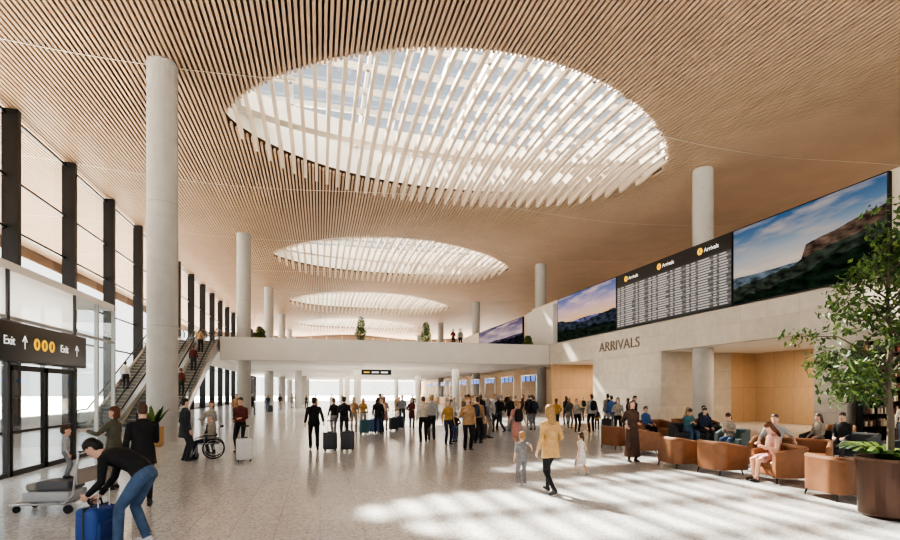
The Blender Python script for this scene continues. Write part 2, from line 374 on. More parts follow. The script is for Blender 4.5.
b.box(-7.6,-7.2,42.5,118,4.5,6.3,FASC)
b.box(-13.5,-7.6,44.4,118,5.3,5.9,FASC)
b.build('mezzanine_deck',smooth=False)
b=MB();b.box(20.6,21.0,2,42.5,4.5,6.3,STONE);b.box(20.6,21,42.5,118,4.5,6.3,STONE)
b.box(21,30,2,118,4.5,4.6,WHITE);b.box(21,47.9,2,118,5.8,6.0,FASC);b.build('trim_fascia_right',smooth=False)
WB=M('wall_beige',(.68,.6,.51),.6)
b=MB();b.box(20.8,21.0,2,47,6.31,10.3,WB);b.box(20.3,24,41.2,47,6.31,9.9,FASC);b.box(20.8,21,47,75,6.31,10,WB);b.build('wall_screen_backing',smooth=False)
def screen(name,y0,y1,z0,z1,mat):
    b=MB();b.box(20.62,20.79,y0,y1,z0,z1,BLACK)
    b.poly([(20.615,y1-.05,z0+.05),(20.615,y0+.05,z0+.05),(20.615,y0+.05,z1-.05),(20.615,y1-.05,z1-.05)],mat,uv=[(0,0),(1,0),(1,1),(0,1)])
    return b.build(name,smooth=False)
screen('landscape_video_wall',31.8,41,6.4,10.25,photo_mat('img_sunset','sunset'))
screen('landscape_video_wall',14.0,21.3,6.4,10.25,photo_mat('img_cliff','cliff'))
screen('landscape_video_wall',49,64,6.5,9.9,photo_mat('img_dusk','dusk'))
bd=screen('flight_information_board',21.35,31.75,6.4,10.25,M('board_face',(.02,.022,.025),.3,emit=.1))
b=MB();GR=M('board_text',(.42,.42,.44),.5,emit=.3);G1=M('board_row_a',(.14,.145,.15),.5,emit=.3);G2=M('board_row_b',(.07,.075,.08),.5,emit=.3)
ya,yb=31.7,21.4
b.poly([(20.612,ya,9.45),(20.612,yb,9.45),(20.612,yb,10.18),(20.612,ya,10.18)],M('board_head',(.015,.015,.015),.4))
for c_ in range(3):
    bm=bmesh.new();bmesh.ops.create_circle(bm,cap_ends=True,segments=24,radius=.2)
    b.addbm(bm,TY,Matrix.Translation((20.607,31.5-c_*3.5-.9,9.82))@Matrix.Rotation(-math.pi/2,4,'Y'))
    b.box(20.6,20.606,31.5-c_*3.5-.93,31.5-c_*3.5-.87,9.74,9.92,BLACK)
for r in range(19):
    z=9.25-r*.148
    b.poly([(20.611,ya,z-.035),(20.611,yb,z-.035),(20.611,yb,z+.105),(20.611,ya,z+.105)],G1 if r%2 else G2)
    for c_ in range(3):
        y0=ya-c_*3.45-.1
        for (u0,u1) in ((0,.32),(.42,.85),(.95,1.95),(2.1,2.35),(2.5,3.15)):
            w=(u1-u0)*random.uniform(.7,1)
            b.poly([(20.608,y0-u0,z),(20.608,y0-u0-w,z),(20.608,y0-u0-w,z+.07),(20.608,y0-u0,z+.07)],GR)
b.build('board_rows',parent=bd,smooth=False)
RR=(math.pi/2,0,-math.pi/2)
for c_ in range(3): text('label','Arrivals',.34,(20.605,31.5-c_*3.5-1.2,9.7),RR,TW,bd)
text('arrivals_lettering','ARRIVALS',1.0,(20.58,34.0,4.98),RR,M('bronze_letters',(.22,.17,.14),.4,.3),ext=.02,sx=1.15)
cbox('wall_stone_block',20.7,26,27,35.1,0,4.5,mat=STONE)
cbox('wall_lounge_back',28,28.3,8,42.5,0,4.5,mat=WOODY)
b=MB();b.box(20.7,28,42.3,42.6,0,4.5,WOODX);b.box(26,28,27.0,27.3,0,4.5,WOODX);b.build('wall_wood_return',smooth=False)
cbox('wall_counter_hall',23,23.3,42.6,118,0,4.5,mat=WOODY)
cbox('wall_stone_pier',20.7,24.5,15.6,17,0,4.5,mat=STONE)
cbox('wall_cafe_side',24.5,28,15.6,15.9,0,4.5,mat=WOODX)
# ------------------------------------------------------------ escalators
def escalator(x):
    b=MB();ya,yb,zt=31.2,42.3,5.9;w=.5
    m=28
    for i in range(m):
        y=ya+(yb-ya)*i/m;z=zt*(i+1)/m
        b.box(-w,w,y,y+(yb-ya)/m+.02,z-.32,z,M('tread',(.18,.18,.19),.4,.6))
        b.box(-w,w,y-.005,y+.03,z-.03,z+.003,M('tread_edge',(.55,.5,.3),.5))
    for s in (-1,1):
        x0=s*w;x1=s*(w+.16);xa,xb=min(x0,x1),max(x0,x1)
        P=[(ya-1.2,0),(ya,0),(yb,zt),(yb+2.0,zt)];
        for (p,q) in zip(P[:-1],P[1:]):
            lo0,lo1=(p[1]-.7,q[1]-.7)
            lo0,lo1=max(lo0,0),max(lo1,0)
            T=[(p[0],lo0),(q[0],lo1),(q[0],q[1]+.22),(p[0],p[1]+.22)]
            for xx in (xa,xb): b.poly([(xx,*r) for r in T],STEEL)
            b.poly([(xa,*T[2]),(xb,*T[2]),(xb,*T[3]),(xa,*T[3])],STEEL);b.poly([(xa,*T[0]),(xb,*T[0]),(xb,*T[1]),(xa,*T[1])],DARK)
            b.poly([(s*(w+.08),p[0],p[1]+.2),(s*(w+.08),q[0],q[1]+.2),(s*(w+.08),q[0],q[1]+.98),(s*(w+.08),p[0],p[1]+.98)],GLASSD)
        xc=s*(w+.08)
        b.loft([(xc,ya-1.1,.25),(xc,ya-1.35,.55),(xc,ya-1.25,.9),(xc,ya-1,1.0),(xc,ya,1.02),(xc,yb,zt+1.02),(xc,yb+1.8,zt+1.0),(xc,yb+2.05,zt+.8),(xc,yb+2,zt+.4)],[(.045,.035)]*9,BLACK,n=8)
    b.box(-w,w,ya-1.3,ya,0,.03,STEEL);b.box(-w,w,yb,yb+2.1,zt-.3,zt,STEEL)
    for k in range(11):
        y=ya+(yb-ya)*k/11;y2=ya+(yb-ya)*(k+1)/11
        z0,z1=max(0,zt*k/11-.72),max(0,zt*(k+1)/11-.72)
        b.poly([(-w,y,z0),(w,y,z0),(w,y2,z1),(-w,y2,z1)],WHITE)
    return b.build('escalator',loc=(x,0,0),smooth=False)
for x in (-8.35,-10.0,-11.65): escalator(x)
# ------------------------------------------------------------ PEOPLE
SKINS=[M('skin_light',(.62,.38,.28),.5),M('skin_mid',(.42,.24,.16),.5),M('skin_dark',(.17,.09,.06),.5)]
PAL=dict(black=(.014,.014,.016),charcoal=(.04,.042,.048),navy=(.025,.032,.065),grey=(.22,.22,.23),lgrey=(.38,.38,.38),white=(.66,.64,.61),tan=(.40,.25,.13),camel=(.52,.32,.14),
 maroon=(.12,.03,.025),olive=(.11,.11,.08),denim=(.07,.12,.21),blue=(.06,.13,.30),mustard=(.42,.25,.07),green=(.08,.16,.11),pink=(.46,.24,.21),brown=(.09,.05,.035),teal=(.06,.15,.17),red=(.30,.04,.035),cream=(.58,.51,.41),stone=(.34,.30,.25))
def C(n): return M('cloth_'+n,PAL[n],.85,noise=.2,scale=9,bump=.35)
HAIR=dict(black=(.012,.01,.008),brown=(.07,.035,.02),blond=(.34,.20,.08),grey=(.28,.27,.26),auburn=(.14,.05,.025))
def HR(n): return M('hair_'+n,HAIR[n],.55,noise=.25,scale=40)
EYEW=M('eye_white',(.8,.8,.78),.3);EYED=M('eye_dark',(.03,.02,.015),.2);LIP=M('lips',(.42,.16,.14),.5);SHOE=M('shoe_black',(.02,.02,.02),.4);SHOEW=M('shoe_white',(.6,.6,.6),.5)
def ik(S,T,l1,l2,pole):
    S,T,pole=Vector(S),Vector(T),Vector(pole);d=T-S;L=d.length
    if L>l1+l2-.004: T=S+d*((l1+l2-.004)/L);d=T-S;L=d.length
    a=(l1*l1-l2*l2+L*L)/(2*L);h=math.sqrt(max(0,l1*l1-a*a));u=d/L;p=pole-u*pole.dot(u)
    if p.length<1e-5:p=u.orthogonal()
    return S+u*a+p.normalized()*h,T
def hand(mb,W,dr,pn,ts,mat,curl=22,s=1.0):
    dr=dr.normalized();pn=(pn-dr*pn.dot(dr)).normalized();tv=dr.cross(pn)
    if tv.dot(ts)<0: tv=-tv
    mb.loft([W-dr*.02,W+dr*.02,W+dr*.055,W+dr*.088],[(.024*s,.018*s),(.034*s,.017*s),(.041*s,.016*s),(.036*s,.011*s)],mat,side=tv,n=8)
    for k,(off,ln) in enumerate(((.029,.072),(.010,.082),(-.010,.077),(-.028,.060))):
        p=W+dr*.08+tv*off;pts=[p];a=math.radians(curl*.6);seg=[.42,.32,.26]
        d0=(dr+tv*off*1.2).normalized()
        for q in seg:
            d=d0*math.cos(a)+pn*math.sin(a);pts.append(pts[-1]+d*ln*q);a+=math.radians(curl)
        mb.loft(pts,[.0095*s,.009*s,.008*s,.006*s],mat,side=tv,n=6)
    p=W+dr*.025+tv*.026;d=(dr*.72+tv*.6+pn*.25).normalized()
    p2=p+d*.035;d2=(dr*.9+tv*.25+pn*.35).normalized();p3=p2+d2*.028;mb.loft([p,p2,p3,p3+d2*.02],[.013*s,.011*s,.0095*s,.007*s],mat,side=pn,n=6)
def person(name,x,y,rz,h=1.75,fem=False,pose='stand',top='black',bot='charcoal',hair='brown',hs='short',skin=0,coat=None,dress=None,sleeve=1,vox=None,shoe=None,z=0,headk=1.0,backpack=None,**kw):
    dist=math.hypot(x,y);vox=vox or (.011 if dist<14 else .016 if dist<21 else .024)
    sk=SKINS[skin];TOP=C(top);BOT=sk if bot=='bare' else C(bot);HM=HR(hair);SH=shoe or SHOE
    pel=Vector((0,0,.93));l0=l1_=0.;la=Vector((-.10,0,.08));ra=Vector((.10,.02,.08));lh=Vector((-.25,.05,.86));rh=Vector((.25,.05,.86));hp=0;hy=0;lcurl=rcurl=24
    if pose=='walk': pel.z=.905;la=Vector((-.09,.27,.09));ra=Vector((.09,-.30,.13));lh=Vector((-.25,-.12,.87));rh=Vector((.25,.2,.9));l0=2;l1_=4
    elif pose=='walk2': pel.z=.91;ra=Vector((.09,.24,.09));la=Vector((-.09,-.26,.12));rh=Vector((.27,-.22,.88));lh=Vector((-.25,.15,.9));l0=2;l1_=4
    elif pose=='pull': pel.z=.905;la=Vector((-.09,.25,.09));ra=Vector((.09,-.27,.12));rh=Vector((.30,-.30,.86));lh=Vector((-.30,-.25,.86));rcurl=lcurl=70;l0=3;l1_=6
    elif pose=='phone': rh=Vector((.12,.28,1.22));rcurl=60;hp=25
    elif pose=='talk': rh=Vector((.2,.30,1.15));lh=Vector((-.18,.27,1.05));hy=15
    elif pose=='hips': rh=Vector((.20,.05,1.02));lh=Vector((-.1,.2,1.1))
    elif pose=='bag': rh=Vector((.17,.15,1.28));rcurl=60
    elif pose=='bend': pel=Vector((0,-.16,.90));l0=42;l1_=80;la=Vector((-.14,.08,.08));ra=Vector((.14,-.12,.08));lh=Vector((-.12,.44,.66));rh=Vector((.14,.44,.62));hp=10;lcurl=rcurl=55
    elif pose=='sit': pel=Vector((0,0,.55));la=Vector((-.11,.46,.08));ra=Vector((.11,.43,.08));lh=Vector((-.13,.32,.66));rh=Vector((.12,.30,.66));l0=-6;l1_=4;hp=6
    elif pose=='sitphone': pel=Vector((0,0,.55));la=Vector((-.11,.48,.08));ra=Vector((.10,.40,.08));lh=Vector((-.10,.30,.80));rh=Vector((.06,.32,.84));l0=0;l1_=8;hp=28;lcurl=rcurl=55
    elif pose=='sitback': pel=Vector((0,.05,.55));la=Vector((-.14,.55,.08));ra=Vector((.12,.45,.08));lh=Vector((-.42,.05,.72));rh=Vector((.30,.28,.68));l0=-16;l1_=-8;hp=6
    for k,v_ in kw.items():
        if k=='lh':lh=Vector(v_)
        elif k=='rh':rh=Vector(v_)
        elif k=='la':la=Vector(v_)
        elif k=='ra':ra=Vector(v_)
        elif k=='hy':hy=v_
        elif k=='hp':hp=v_
    mb=MB()
    def sp(s):
        s=max(s,-.2)
        if s<=.15: return pel+Vector((0,math.sin(math.radians(l0)),math.cos(math.radians(l0))))*s
        p=sp(.15);a=math.radians((l0+l1_)/2)
        if s<=.32: return p+Vector((0,math.sin(a),math.cos(a)))*(s-.15)
        p=p+Vector((0,math.sin(a),math.cos(a)))*.17;a=math.radians(l1_);return p+Vector((0,math.sin(a),math.cos(a)))*(s-.32)
    bulk=1.06 if coat else 1
    prof=[(-.11,.11,.09),(-.05,.16,.12),(.04,.165,.12),(.14,.15,.112),(.24,.155,.115),(.33,.172,.122),(.41,.182,.115),(.47,.165,.095),(.51,.11,.075),(.545,.066,.06)] if not fem else \
         [(-.11,.11,.09),(-.05,.162,.122),(.03,.165,.122),(.13,.128,.098),(.22,.128,.102),(.31,.145,.122),(.38,.150,.115),(.45,.142,.09),(.50,.095,.07),(.54,.056,.052)]
    sit=pose.startswith('sit')
    lowp=[q for q in prof if q[0]<=.06];upp=[q for q in prof if q[0]>=.02]
    mb.loft([sp(q[0]) for q in lowp],[(q[1],q[2]) for q in lowp],C(dress) if dress else BOT,n=16)
    mb.loft([sp(q[0]) for q in upp],[(q[1]*bulk+.006,q[2]*bulk+.006) for q in upp],C(dress) if dress else TOP,n=16)
    nb=sp(.54);an=math.radians(l1_*.75+hp*.4);nd=Vector((0,math.sin(an),math.cos(an)))
    nr=.05 if fem else .058
    mb.loft([nb-nd*.05,nb+nd*.02,nb+nd*.10],[nr*1.25,nr,nr*.95],sk,n=12)
    if coat or sleeve==1: mb.loft([nb-nd*.035,nb+nd*.012],[nr*1.5,nr*1.28],TOP if not dress else C(dress),n=12)
    ah=math.radians(l1_*.55+hp);yw=math.radians(hy);Rh=Matrix.Rotation(yw,3,'Z')@Matrix.Rotation(-ah,3,'X')
    up=Rh@Vector((0,0,1));fw=Rh@Vector((0,1,0));sx=Rh@Vector((1,0,0));chin=nb+nd*.055;K=headk
    HP=[(-.012,.030,.034,.050),(.004,.042,.05,.042),(.03,.054,.066,.026),(.065,.064,.08,.012),(.10,.071,.091,.004),(.14,.074,.096,-.004),(.175,.068,.088,-.008),(.202,.05,.066,-.01),(.218,.02,.03,-.01)]
    mb.loft([chin+up*q[0]*K+fw*q[3]*K for q in HP],[(q[1]*K,q[2]*K) for q in HP],sk,n=16,fixed=(sx,fw))
    def hpnt(a,b_,c): return chin+(sx*a+fw*b_+up*c)*K
    mb.ball(hpnt(0,.095,.078),(.013*K,.018*K,.022*K),sk,8,R=Rh)
    for s in (-1,1): mb.ball(hpnt(s*.074,-.008,.09),(.010*K,.018*K,.03*K),sk,8,R=Rh)
    if hs!='bald':
        mb.ball(hpnt(0,-.010,.160),(.083*K,.100*K,.078*K),HM,14,R=Rh)
        mb.ball(hpnt(0,-.045,.10),(.078*K,.068*K,.085*K),HM,12,R=Rh)
    if hs=='long':
        mb.loft([hpnt(0,-.05,.12),hpnt(0,-.065,.04),hpnt(0,-.078,-.05),hpnt(0,-.088,-.14),hpnt(0,-.088,-.20)],[(.082*K,.05*K),(.09*K,.05*K),(.095*K,.045*K),(.08*K,.035*K),(.04*K,.02*K)],HM,n=12)
        for s in (-1,1): mb.loft([hpnt(s*.066,0,.13),hpnt(s*.078,-.012,.05),hpnt(s*.08,-.02,-.03)],[.026*K,.028*K,.018*K],HM,n=8)
    if hs=='bob':
        mb.loft([hpnt(0,-.04,.12),hpnt(0,-.05,.04),hpnt(0,-.055,-.03)],[(.086*K,.06*K),(.095*K,.058*K),(.085*K,.045*K)],HM,n=12)
    if hs=='bun': mb.ball(hpnt(0,-.115,.16),.042*K,HM,10)
    if hs=='pony': mb.loft([hpnt(0,-.1,.14),hpnt(0,-.135,.08),hpnt(0,-.125,-.03),hpnt(0,-.11,-.09)],[.022*K,.03*K,.024*K,.01],HM,n=8)
    sw=.178 if not fem else .152
    hands=[]
    for s,hd in ((-1,lh),(1,rh)):
        S=sp(.455)+Vector((s*sw,0,0));E,W=ik(S,hd,.29,.265,(s*.35,-1,-.35))
        k=(.9 if fem else 1)*(1.12 if coat else 1);cm=C(dress) if dress else TOP
        mb.loft([S-Vector((s*.05,0,-.01)),S+(E-S)*.05,S.lerp(E,.35),S.lerp(E,.75),E],[.058*k,.06*k,.054*k,.047*k,.043*k],cm if sleeve>0 else sk,n=12)
        if sleeve==0 or sleeve==.5:
            if sleeve==.5: mb.loft([S.lerp(E,.6),E],[.04,.038],sk,n=10)
            mb.loft([E-(W-E)*.04,E.lerp(W,.3),W],[.040*.95,.041*.95,.026],sk,n=10)
        else:
            mb.loft([E-(W-E)*.06,E.lerp(W,.3),E.lerp(W,.95)],[.043*k,.044*k,.034*k],cm,n=12)
            mb.loft([E.lerp(W,.9),W+(W-E)*.03],[.025,.024],sk,n=10)
        hands.append((W,(W-E),s))
    feet=[]
    for s,an_ in ((-1,la),(1,ra)):
        Hj=pel+Vector((s*.088,0,-.03));Kn,An=ik(Hj,an_,.435,.425,(s*.12,1,0 if not sit else 1))
        if bot=='bare' or dress: R1=[.084,.074,.054,.052,.05,.036];lm=C(dress) if dress and kw.get('hem',.5)<.4 and not sit else sk
        elif kw.get('slim'): R1=[.09,.078,.058,.055,.054,.04];lm=BOT
        else: R1=[.094,.086,.068,.064,.062,.056];lm=BOT
        if fem: R1=[r*.94 for r in R1]
        mb.loft([Hj+(Hj-Kn)*.05,Hj.lerp(Kn,.35),Hj.lerp(Kn,.9),Kn,Kn.lerp(An,.3),Kn.lerp(An,.97)],R1,lm,n=12)
        fy=math.radians(-s*8);tp=math.radians(25 if an_.z>.105 and an_.y<pel.y else 0)
        fd=Vector((math.sin(-fy),math.cos(fy)*math.cos(tp),-math.sin(tp)*1.0)).normalized()
        base=An+Vector((0,0,-.035))
        q=base-fd*.06
        mb.loft([An+Vector((0,0,.05)),An+Vector((0,-.005,-.03))],[.042,.04],SH if not (bot=='bare' or dress) else lm,n=10)
        mb.loft([q-fd*.015,q,q+fd*.07,q+fd*.14,q+fd*.21,q+fd*.245],[(.02,.025),(.036,.042),(.038,.045),(.044,.036),(.040,.027),(.02,.016)],SH,n=12)
        if kw.get('heels'): mb.loft([q+fd*.01,q+fd*.0+Vector((0,0,-.045))],[.02,.01],SH,n=6)
        feet.append((Kn,An))
    if coat:
        hem=coat
        pts=[sp(.30),sp(.16),sp(.02),Vector((pel.x,pel.y-.0,pel.z-.12)),Vector((pel.x,pel.y-.005,(pel.z-.12+hem)/2)),Vector((pel.x,pel.y-.01,hem))] if hem<pel.z-.2 else [sp(.30),sp(.14),sp(.02),sp(-.08)]
        w=.175 if not fem else .16
        rr=[(w*.98,.125),(w*.93,.125),(w*1.08,.145),(w*1.14,.155),(w*1.18,.165),(w*1.2,.17)][:len(pts)]
        mb.loft(pts,rr,TOP,n=18)
    if dress:
        hem=kw.get('hem',.5)
        if not sit:
            mb.loft([sp(.12),sp(.02),Vector((0,0,pel.z-.12)),Vector((0,0,(pel.z-.12+hem)/2)),Vector((0,0,hem))],[(.128,.1),(.168,.128),(.185,.145),(.20,.165),(.23,.19)],C(dress),n=18)
        else:
            for (Kn,An) in feet: mb.loft([pel+Vector((Kn.x*.5,0,0)),pel.lerp(Kn,.5)+Vector((Kn.x*.2,0,0)),pel.lerp(Kn,.85)],[.11,.10,.085],C(dress),n=12)
    if backpack:
        p=sp(.30)+Vector((0,-.2,0));mb.loft([p+Vector((0,.0,-.22)),p+Vector((0,0,-.17)),p,p+Vector((0,.01,.17)),p+Vector((0,.03,.22))],[(.10,.06),(.15,.10),(.155,.10),(.13,.085),(.08,.05)],C(backpack),n=14)
    src=bpy.data.meshes.new('tmp');src.from_pydata(mb.v,[],mb.f);src.update()
    bmx=bmesh.new();bmx.from_mesh(src);bmesh.ops.recalc_face_normals(bmx,faces=bmx.faces);bmx.to_mesh(src);bmx.free()
    to=bpy.data.objects.new('tmp',src);scn.collection.objects.link(to)
    md=to.modifiers.new('r','REMESH');md.mode='VOXEL';md.voxel_size=vox;md.use_smooth_shade=True
    ms=to.modifiers.new('s','SMOOTH');ms.factor=.5;ms.iterations=2
    dg=bpy.context.evaluated_depsgraph_get();me=bpy.data.meshes.new_from_object(to.evaluated_get(dg))
    bvh=BVHTree.FromPolygons([Vector(v) for v in mb.v],mb.f)
    me.materials.clear()
    for m_ in mb.mats: me.materials.append(m_)
    idx=[mb.m[bvh.find_nearest(p.center)[2]] for p in me.polygons]
    me.polygons.foreach_set('material_index',idx)
    me.polygons.foreach_set('use_smooth',[True]*len(me.polygons))
    bpy.data.objects.remove(to);bpy.data.meshes.remove(src)
    fb=MB()
    for m_ in mb.mats: fb.mi(m_)
    for (W,dr,s),cu in zip(hands,(lcurl,rcurl)):
        pn=Vector((-s,0,0)) if abs(dr.normalized().z)>.5 else Vector((-s*.4,0,-1));ts=Vector((0,1,.3)) if abs(dr.normalized().z)>.5 else Vector((-s,0,.3))
        hand(fb,W,dr,pn,ts,sk,cu,s=1.0 if not fem else .9)
    if dist<26:
        for s in (-1,1):
            fb.ball(hpnt(s*.030,.083,.100),(.013*K,.008*K,.008*K),EYEW,8,R=Rh);fb.ball(hpnt(s*.030,.0895,.100),(.006*K,.004*K,.006*K),EYED,6,R=Rh)
            fb.ball(hpnt(s*.031,.0815,.119),(.015*K,.006*K,.003*K),HM,6,R=Rh)
        fb.ball(hpnt(0,.0885,.042),(.022*K,.007*K,.006*K),LIP,8,R=Rh)
    bm=bmesh.new();bm.from_mesh(me)
    tmp=bpy.data.meshes.new('t2');tmp.from_pydata(fb.v,[],fb.f);tmp.polygons.foreach_set('material_index',fb.m);tmp.polygons.foreach_set('use_smooth',[True]*len(tmp.polygons))
    for m_ in fb.mats[len(mb.mats):]: me.materials.append(m_)
    bm.from_mesh(tmp)
    zm=min(v.co.z for v in bm.verts)
    for v in bm.verts:v.co.z-=zm
    bm.to_mesh(me);bm.free();bpy.data.meshes.remove(tmp);me.name=name
    o=bpy.data.objects.new(name,me);scn.collection.objects.link(o);o.location=(x,y,z);o.rotation_euler=(0,0,math.radians(rz));k=h/1.75;o.scale=(k,k,k)
    return o
# ------------------------------------------------------------ props
def suitcase(x,y,rz,col,hh=.66,w=.44,d=.26,handle=True,z=0):
    b=MB();m=M('case_'+col,PAL.get(col,(.7,.69,.67)),.35)
    b.rbox(-w/2,w/2,-d/2,d/2,.06,hh,m,.05)
    for k in range(5): b.rbox(-w/2+.05+k*(w-.1)/5+.01,-w/2+.05+(k+1)*(w-.1)/5-.01,-d/2-.008,d/2+.008,.12,hh-.07,m,.006,seg=1)
    b.box(-w/2-.003,w/2+.003,-.008,.008,.065,hh+.003,DARK)
    for sx in (-1,1):
        for sy in (-1,1): b.cyl((sx*(w/2-.06)-.012,sy*(d/2-.05),.03),(sx*(w/2-.06)+.012,sy*(d/2-.05),.03),.03,BLACK,n=12);b.box(sx*(w/2-.06)-.015,sx*(w/2-.06)+.015,sy*(d/2-.05)-.015,sy*(d/2-.05)+.015,.03,.075,DARK)
        if handle: b.cyl((sx*.1,-d/2+.03,hh),(sx*.1,-d/2+.03,1.0),.009,STEEL,n=8)
    if handle: b.rbox(-.12,.12,-d/2+.012,-d/2+.048,.985,1.02,BLACK,.012)
    b.rbox(-.08,.08,-.02,.02,hh,hh+.03,BLACK,.01)
    return b.build('rolling_suitcase',loc=(x,y,z),rz=math.radians(rz))
LEA=M('leather_tan',(.235,.108,.052),.5,noise=.1,scale=5);LEG=M('fabric_charcoal',(.05,.055,.06),.8);LET=M('fabric_teal',(.11,.15,.15),.8)
def tub(x,y,rz,w=.86,d=.8,m=LEA,name='tub_armchair',bh=.74):
    b=MB();t=.11;n=10
    r=.24
    def path(W,D,R):
        p=[(-W,D)]
        p+=[(-W+R-R*math.cos(a),-D+R-R*math.sin(a)) for a in [math.pi/2*k/n for k in range(n+1)]]
        p+=[(W-R+R*math.sin(a),-D+R-R*math.cos(a)) for a in [math.pi/2*k/n for k in range(n+1)]]
        p+=[(W,D)];return p
    o=path(w/2,d/2,r);i_=path(w/2-t,d/2,r-t*.9);i_=[(px,max(py,-d/2+t) if abs(py-d/2)>1e-6 else d/2) for px,py in i_]
    z0=.13
    def zt(py): return bh-(.12*max(0,min(1,(py+d/2-.2)/(d-.25))))
    N_=len(o)
    for k in range(N_-1):
        a,c,e,f=o[k],o[k+1],i_[k+1],i_[k]
        b.poly([(*a,z0),(*c,z0),(*c,zt(c[1])),(*a,zt(a[1]))],m);b.poly([(*f,z0),(*e,z0),(*e,zt(c[1])),(*f,zt(a[1]))],m)
        b.poly([(*a,zt(a[1])),(*c,zt(c[1])),(*e,zt(c[1])+0),(*f,zt(a[1]))],m);b.poly([(*a,z0),(*c,z0),(*e,z0),(*f,z0)],m)
    for k in (0,N_-1): b.poly([(*o[k],z0),(*i_[k],z0),(*i_[k],zt(o[k][1])),(*o[k],zt(o[k][1]))],m)
    b.loft([(*[(o[k][q]+i_[k][q])/2 for q in (0,1)],zt(o[k][1])) for k in range(N_)],[t*.5]*N_,m,side=(0,0,1),n=8)
    b.rbox(-w/2+t-.01,w/2-t+.01,-d/2+t-.01,d/2-.02,.15,.32,m,.02)
    nc=max(1,round(w/.8))
    cw=(w-2*t)/nc
    for k in range(nc): b.rbox(-w/2+t+k*cw+.004,-w/2+t+(k+1)*cw-.004,-d/2+t,d/2,.315,.46,m,.045)
    for sx in (-1,1):
        for sy in (-1,1): b.cyl((sx*(w/2-.1),sy*(d/2-.1),.14),(sx*(w/2-.07),sy*(d/2-.07),0),.018,BLACK,.012,n=8)
    return b.build(name,loc=(x,y,0),rz=math.radians(rz),angle=40)
def table(x,y,r=.38,h=.42):
    b=MB();b.lathe([(.22,0),(.22,.015),(.03,.03),(.03,h-.03),(.1,h-.02)],(0,0,0),BLACK,n=24);b.lathe([(r-.01,h-.02),(r,h-.012),(r,h),(r-.01,h+.006)],(0,0,0),M('table_top',(.10,.06,.04),.25),n=36)
    b.lathe([(.035,h+.006),(.042,h+.07)],(.1,.08,0),M('cup',(.8,.8,.78),.3),n=14)
    return b.build('side_table',loc=(x,y,0))
def leafclump(b,c,rad,n,size,mats,droop=.3,seed=0,flat=1.0):
    rnd=random.Random(seed)
    for _ in range(n):
        while True:
            p=Vector((rnd.uniform(-1,1),rnd.uniform(-1,1),rnd.uniform(-1,1)))
            if p.length<1: break
        p=p.normalized()*(p.length**.6);q=Vector(c)+Vector((p.x*rad[0],p.y*rad[1],p.z*rad[2]))
        d=Vector((rnd.uniform(-1,1),rnd.uniform(-1,1),rnd.uniform(-1,.6)-droop)).normalized();s_=d.cross(Vector((rnd.uniform(-1,1),rnd.uniform(-1,1),1))).normalized();L=size*rnd.uniform(.7,1.3);w=L*.26*flat
        nrm=d.cross(s_)*L*.08
        mt=rnd.choice(mats);b.poly([q,q+d*L*.5+s_*w+nrm,q+d*L],mt);b.poly([q,q+d*L,q+d*L*.5-s_*w+nrm],mt)
LF=[M('leaf_a',(.075,.14,.03),.5),M('leaf_b',(.14,.21,.045),.5),M('leaf_c',(.035,.075,.018),.5)]
BARK=M('bark',(.13,.10,.075),.9);SOIL=M('soil',(.04,.03,.02),.95)
def tree(x,y):
    b=MB();rnd=random.Random(4)
    b.lathe([(.36,0),(.40,.05),(.44,.88),(.45,.93),(.41,.93),(.40,.86)],(0,0,0),M('bronze_pot',(.10,.06,.045),.3,.85),n=40)
    b.lathe([(.02,.855),(.41,.86)],(0,0,0),SOIL,n=24)
    tr=[(0,0,.85),(.03,.01,1.5),(-.02,.03,2.1),(.02,0,2.7),(-.03,.02,3.4),(0,0,4.4)]
    b.loft(tr,[.055,.048,.042,.036,.025,.012],BARK,n=10)
    for k in range(46):
        t=rnd.uniform(.22,1);z=.85+3.4*t;a=k*2.4;L=(1.3-.8*max(0,(t-.45))/.55)*(rnd.uniform(.65,1.05)) if t>.33 else rnd.uniform(.7,1.15)
        p0=Vector((0,0,z));mid=p0+Vector((math.cos(a)*L*.5,math.sin(a)*L*.5,L*.38));e=p0+Vector((math.cos(a)*L,math.sin(a)*L,L*.38+rnd.uniform(-.2,.15)))
        b.loft([p0,mid,e],[.018,.011,.004],BARK,n=5)
        for q in range(4):
            c=p0.lerp(mid,.6) if q==0 else mid.lerp(e,q/3)
            leafclump(b,c,(.2,.2,.17),26,.115,LF,seed=k*7+q,flat=.85)
    leafclump(b,(0,0,4.6),(.4,.4,.45),160,.11,LF,seed=99)
    for k in range(70):
        a=rnd.uniform(0,6.28);L=rnd.uniform(.35,.62);dx,dy=math.cos(a),math.sin(a);P=[]
        for q in range(6):
            t=q/5;P.append(Vector((dx*(.12+L*t),dy*(.12+L*t),.88+.42*L*math.sin(t*2.3)+.0)))
        for p,q2 in zip(P[:-1],P[1:]):
            sd=Vector((-dy,dx,0))*.04;b.poly([p-sd,p+sd,q2+sd*.8,q2-sd*.8],LF[k%3])
    return b.build('potted_tree',loc=(x,y,0),smooth=False)
